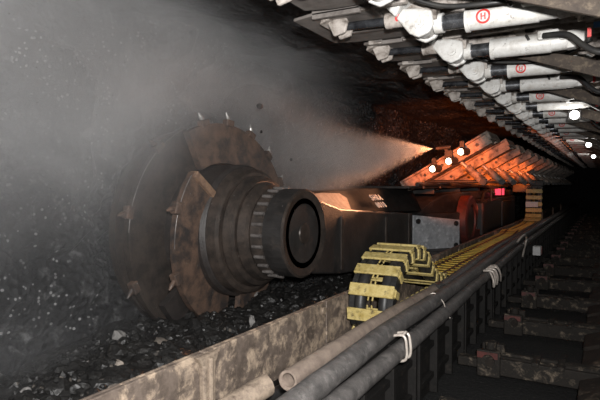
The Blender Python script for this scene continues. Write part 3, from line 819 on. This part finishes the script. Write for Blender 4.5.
# hydraulic hoses looping under the canopies (each its own)
for i in range(9):
    y = Y0 + 1.5*(i-1)
    jt = random.uniform(-.03, .03)
    o = hose('hydraulic_hose', [(-.36, y+.27, 2.72), (-.22, y+.20, 2.69), (-.13, y+.16, 2.60+jt), (-.04, y+.13, 2.54+jt), (.06, y+.12, 2.56), (.20, y+.12, 2.66), (.45, y+.12, 2.80)], .020, BLACK,
         'black hydraulic hose drooping behind the rams of the %s roof support' % ORD[i], 'hydraulic hose', 8, 'drooping black hoses', seg=10)
    if i < 6:
        g = MB(); yv = y-.375; g.cyl((-.10, yv-.02, 2.645), (.0, yv-.02, 2.64), .014, seg=10); g.cyl((-.075, yv-.02, 2.644), (-.035, yv-.02, 2.642), .024, seg=10); g.cyl((-.055, yv-.02, 2.60), (-.055, yv-.02, 2.69), .012, seg=10)
        v = g.build('hose_valve', HOOK); v.location.x = -.07; tag(v, 'steel hose valve with coloured tabs behind the %s support rams' % ORD[i], 'valve', 'hose valves under the canopies')
        MB().box(-.015, .02, -.010, .010, -.011, .011).build('red_tab', REDPAINT, v).location = (-.05, yv-.04, 2.69)
        MB().box(-.010, .010, -.010, .010, -.03, .02).build('red_tab', REDPAINT, v).location = (-.02, yv+.30, 2.62)
        MB().cyl((0, 0, 0), (.09, 0, .0), .018, seg=10).build('blue_ring', BLUEPAINT, v).location = (.0, yv+.28, 2.65)
    hose('hydraulic_hose', [(-1.02, y-.62, 2.84), (-.80, y-.58, 2.74), (-.50, y-.60, 2.70), (-.30, y-.52, 2.74), (-.1, y-.5, 2.84)], .014, BLACK,
         'thin black hose sagging in front of the rams of the %s roof support' % ORD[i], 'hydraulic hose', 6, 'sagging thin hoses', seg=8)

# lamps under the canopies
def led_lamp(x, y, z, label):
    r = empty('mine_lamp', (x, y, z))
    g = MB(); g.box(-.07, .07, -.04, .04, 0, .10); g.box(-.02, .02, -.02, .02, .10, .28); g.build('lamp_housing', DARK, r, .01)
    g = MB(); g.cyl((0, -.055, .045), (0, -.04, .045), .05, seg=18); g.build('lamp_lens', LED, r)
    tag(r, label, 'lamp', 'white lamps under the canopies')
    return r
LAMPS = [(-.32, 1.7, 2.52), (-.32, 6.9, 2.52), (-.30, 12.1, 2.52), (-.30, 17.2, 2.52)]
LN = ['white mine lamp overhead, just above the frame', 'large bright white lamp under the canopies, first one in view', 'bright white lamp under the canopies, second in the row', 'small white lamp under the canopies, last of the row']
for k, (x, y, z) in enumerate(LAMPS):
    led_lamp(x, y, z, LN[k])
    l = bpy.data.lights.new('lamp_light', 'POINT'); l.energy = 45 if k == 0 else 7; l.color = (1, .97, .93); l.shadow_soft_size = .05
    lo = bpy.data.objects.new('lamp_light', l); COL.objects.link(lo); lo.location = (x, y-.22, z-.10)

# three lamps on the orange lit sprag, and the spray nozzle
for k, (x, z, lab) in enumerate(((-2.223, 1.99, 'round lit lamp low on the orange sprag, lowest of three'), (-1.985, 2.10, 'round lit lamp on the orange sprag, middle of three'), (-1.812, 2.23, 'round lit lamp high on the orange sprag, next to the hinge'))):
    r = empty('sprag_lamp', (x, 7.72, z))
    MB().cyl((0, -.02, 0), (.05, .16, .01), .058, seg=18).cyl((.05, .16, .01), (.08, .22, .015), .04, seg=14).build('lamp_barrel', DARK, r)
    MB().box(-.03, .03, .03, .09, .0, .16).cyl((0, .06, .14), (0, .13, .16), .03, seg=12).build('lamp_bracket', DARK, r)
    MB().cyl((0, -.03, 0), (0, -.019, 0), .046, seg=18).build('lamp_lens', WARMLED, r)
    tag(r, lab, 'lamp', 'lamps on the orange sprag')
r = empty('spray_nozzle', (-2.10, 7.77, 2.30))
MB().cyl((-.05, -.02, 0), (.10, .06, .02), .03, seg=14).cyl((-.09, -.04, -.005), (-.05, -.02, 0), .018, .03, 14).box(.02, .07, .05, .10, -.22, .01).build('nozzle_body', DARK, r)
tag(r, 'dark water spray nozzle at the tip of the orange mist', 'nozzle')

# pale stones on the walkway
for k, (x, y, rr, lab) in enumerate(((-.72, 9.9, .07, 'pale stone on the walkway floor by the relay bars, first of three'), (-.70, 11.6, .09, 'pale stone on the walkway floor, middle of three'), (-.72, 13.4, .08, 'pale stone on the far walkway floor, last of three'))):
    o = MB().rock((0, 0, 0), 1, 40+k, (1, .8, .7), 1).build('walkway_stone', WHITECLEAN); o.location = (x, y, rr*.4); o.scale = (rr,)*3
    tag(o, lab, 'stone')

# ------------------------------------------------------------------ dust and spray
def volume(name, density_nodes, color, aniso=0.0):
    m, nt, out = mat_new(name)
    sc = nt.nodes.new('ShaderNodeVolumeScatter'); sc.inputs['Color'].default_value = (*color, 1); sc.inputs['Anisotropy'].default_value = aniso
    nt.links.new(sc.outputs[0], out.inputs['Volume'])
    d = density_nodes(nt)
    nt.links.new(d, sc.inputs['Density'])
    return m
def mr(nt, src, a, b, c=0., d=1.):
    n = nt.nodes.new('ShaderNodeMapRange'); n.interpolation_type = 'SMOOTHSTEP'
    for k, v in zip(('From Min', 'From Max', 'To Min', 'To Max'), (a, b, c, d)): n.inputs[k].default_value = v
    nt.links.new(src, n.inputs['Value']); return n.outputs['Result']
def mul(nt, a, b):
    n = nt.nodes.new('ShaderNodeMath'); n.operation = 'MULTIPLY'
    for k, s in enumerate((a, b)):
        if isinstance(s, float): n.inputs[k].default_value = s
        else: nt.links.new(s, n.inputs[k])
    return n.outputs[0]
def add(nt, a, b):
    n = nt.nodes.new('ShaderNodeMath'); n.operation = 'ADD'
    nt.links.new(a, n.inputs[0]); nt.links.new(b, n.inputs[1]); return n.outputs[0]
def haze_density(nt):
    g = nt.nodes.new('ShaderNodeNewGeometry'); s = nt.nodes.new('ShaderNodeSeparateXYZ'); nt.links.new(g.outputs['Position'], s.inputs[0])
    n = nt.nodes.new('ShaderNodeTexNoise'); n.inputs['Scale'].default_value = 1.1; n.inputs['Detail'].default_value = 4; n.inputs['Distortion'].default_value = .6
    nt.links.new(g.outputs['Position'], n.inputs['Vector'])
    d = mr(nt, n.outputs['Fac'], .30, .72, .35, 1.5)
    d = mul(nt, d, mr(nt, s.outputs['X'], -3.2, -2.5, 1., 0.))
    d = mul(nt, d, mr(nt, s.outputs['Y'], 5.0, 6.7, 1., 0.))
    d = mul(nt, d, mr(nt, s.outputs['Z'], .95, 2.4, .10, 1.))
    cy = nt.nodes.new('ShaderNodeCombineXYZ'); nt.links.new(s.outputs['Y'], cy.inputs['Y']); nt.links.new(s.outputs['Z'], cy.inputs['Z'])
    ds = nt.nodes.new('ShaderNodeVectorMath'); ds.operation = 'DISTANCE'; nt.links.new(cy.outputs[0], ds.inputs[0]); ds.inputs[1].default_value = (0, DY, DZ)
    d = mul(nt, d, mr(nt, ds.outputs['Value'], .95, 1.6, .10, 1.))
    return mul(nt, d, HAZE)
HAZE = .74
hz = MB().box(-4.3, -2.0, -1.5, 6.8, .3, 3.4).build('dust_haze', volume('dust_haze', haze_density, (.93, .94, .96)))
tag(hz, 'grey dust haze drifting between the coal face and the cutting drum', 'dust haze', kind='stuff')

g = MB(); R = random.Random(9)
for i in range(360):
    x = R.uniform(-3.7, -2.1); y = R.uniform(.6, 6.2); z = R.uniform(.6, 3.0)
    g.rock((x, y, z), R.choice((.0015, .002, .0025, .003)), i, (1, 1, 1))
tag(g.build('dust_specks', GREYSTONE), 'pale dust and water specks floating in the haze', 'dust specks', kind='stuff')
# orange spray: cone from nozzle toward the drum
apex = Vector((-2.21, 7.70, 2.295)); tip = Vector((-3.20, 4.70, 1.95)); ax = (tip-apex); Ln = ax.length; axn = ax.normalized()
g = MB(); n = 10
g.tube([apex + axn*Ln*1.05*i/n for i in range(n+1)], [.02 + .86*i/n for i in range(n+1)], 24)
def spray_density(nt):
    g = nt.nodes.new('ShaderNodeNewGeometry')
    sub = nt.nodes.new('ShaderNodeVectorMath'); sub.operation = 'SUBTRACT'; nt.links.new(g.outputs['Position'], sub.inputs[0]); sub.inputs[1].default_value = apex
    dt = nt.nodes.new('ShaderNodeVectorMath'); dt.operation = 'DOT_PRODUCT'; nt.links.new(sub.outputs[0], dt.inputs[0]); dt.inputs[1].default_value = axn
    le = nt.nodes.new('ShaderNodeVectorMath'); le.operation = 'LENGTH'; nt.links.new(sub.outputs[0], le.inputs[0])
    dv = nt.nodes.new('ShaderNodeMath'); dv.operation = 'DIVIDE'; nt.links.new(dt.outputs['Value'], dv.inputs[0]); nt.links.new(le.outputs['Value'], dv.inputs[1])
    core = mr(nt, dv.outputs[0], .972, .998)
    fall = nt.nodes.new('ShaderNodeMath'); fall.operation = 'DIVIDE'; fall.inputs[0].default_value = 1.3
    ad = nt.nodes.new('ShaderNodeMath'); ad.operation = 'ADD'; nt.links.new(dt.outputs['Value'], ad.inputs[0]); ad.inputs[1].default_value = .35
    nt.links.new(ad.outputs[0], fall.inputs[1])
    end = mr(nt, dt.outputs['Value'], Ln*.55, Ln*1.0, 1., 0.)
    nn = nt.nodes.new('ShaderNodeTexNoise'); nn.inputs['Scale'].default_value = 2.2; nn.inputs['Detail'].default_value = 4; nt.links.new(g.outputs['Position'], nn.inputs['Vector'])
    d = mul(nt, mul(nt, core, fall.outputs[0]), end)
    d = mul(nt, d, mr(nt, nn.outputs['Fac'], .3, .7, .5, 1.4))
    return mul(nt, d, 2.4)
sp = g.build('water_spray', volume('water_spray', spray_density, (.96, .95, .93)))
tag(sp, 'fan of fine water mist blown from the nozzle toward the drum', 'water spray', kind='stuff')

# ------------------------------------------------------------------ lights
def light(name, kind, loc, energy, col, size=.05, target=None, angle=None, blend=.5):
    l = bpy.data.lights.new(name, kind); l.energy = energy; l.color = col
    if kind in ('POINT', 'SPOT'): l.shadow_soft_size = size
    if kind == 'SPOT': l.spot_size = angle; l.spot_blend = blend
    o = bpy.data.objects.new(name, l); COL.objects.link(o); o.location = loc
    if target is not None: o.rotation_euler = (Vector(target)-Vector(loc)).to_track_quat('-Z', 'Y').to_euler()
    return o
light('camera_flash', 'SPOT', (.14, -.10, 1.95), 880, (1, .985, .97), .04, (-3.0, 3.5, 2.35), math.radians(128), .75)
WARM = (1, .185, .03)
light('warm_fill', 'SPOT', (-1.80, 6.5, 1.90), 340, WARM, .06, (-2.08, 7.8, 2.08), math.radians(54), .6)  # added warm spot with no fitting, brightens the first sprag
for k in range(5):
    y = 8.12 + 1.5*k
    light('warm_fill', 'SPOT', (-1.72, y+.42, 1.88), 120, WARM, .05, (-2.22, y+1.25, 2.10), math.radians(76), .5)  # warm fill added in each sprag bay, no lamp is modelled there
light('warm_fill', 'SPOT', (-2.13, 7.93, 2.33), 300, (1, .40, .19), .06, (-2.88, 4.7, 1.72), math.radians(42), .7)  # unseen warm spot behind the nozzle, added to light the mist
light('warm_fill', 'SPOT', (-1.98, 7.6, 2.10), 800, (1, .42, .20), .05, (-2.62, 4.95, 1.57), math.radians(13), .6)  # narrow beam added by the middle sprag lamp to brighten the arm cover
light('warm_fill', 'POINT', (-2.02, 10.9, 1.30), 1.0, (1, .12, .05), .04)  # added red point with no fitting, lights the gear

w = bpy.data.worlds.new('World'); S.world = w; w.use_nodes = True
w.node_tree.nodes['Background'].inputs[0].default_value = (.004, .0042, .0045, 1)
w.node_tree.nodes['Background'].inputs[1].default_value = 1.0

# ------------------------------------------------------------------ camera
cam = bpy.data.cameras.new('Camera'); co = bpy.data.objects.new('Camera', cam); COL.objects.link(co)
cam.sensor_width = 36; cam.lens = 36*520/600
cam.clip_start = .02
co.location = (0, 0, 1.75)
co.rotation_euler = (math.radians(90-1.65), 0, math.radians(30.4))
S.camera = co
S.view_settings.view_transform = 'Standard'; S.view_settings.look = 'None'; S.view_settings.gamma = 1; S.view_settings.use_curve_mapping = False
S.view_settings.exposure = 0
c = S.cycles
c.use_denoising = True
c.max_bounces = 6; c.diffuse_bounces = 3; c.glossy_bounces = 3; c.volume_bounces = 1
c.volume_step_rate = 1.5
c.sample_clamp_indirect = 4
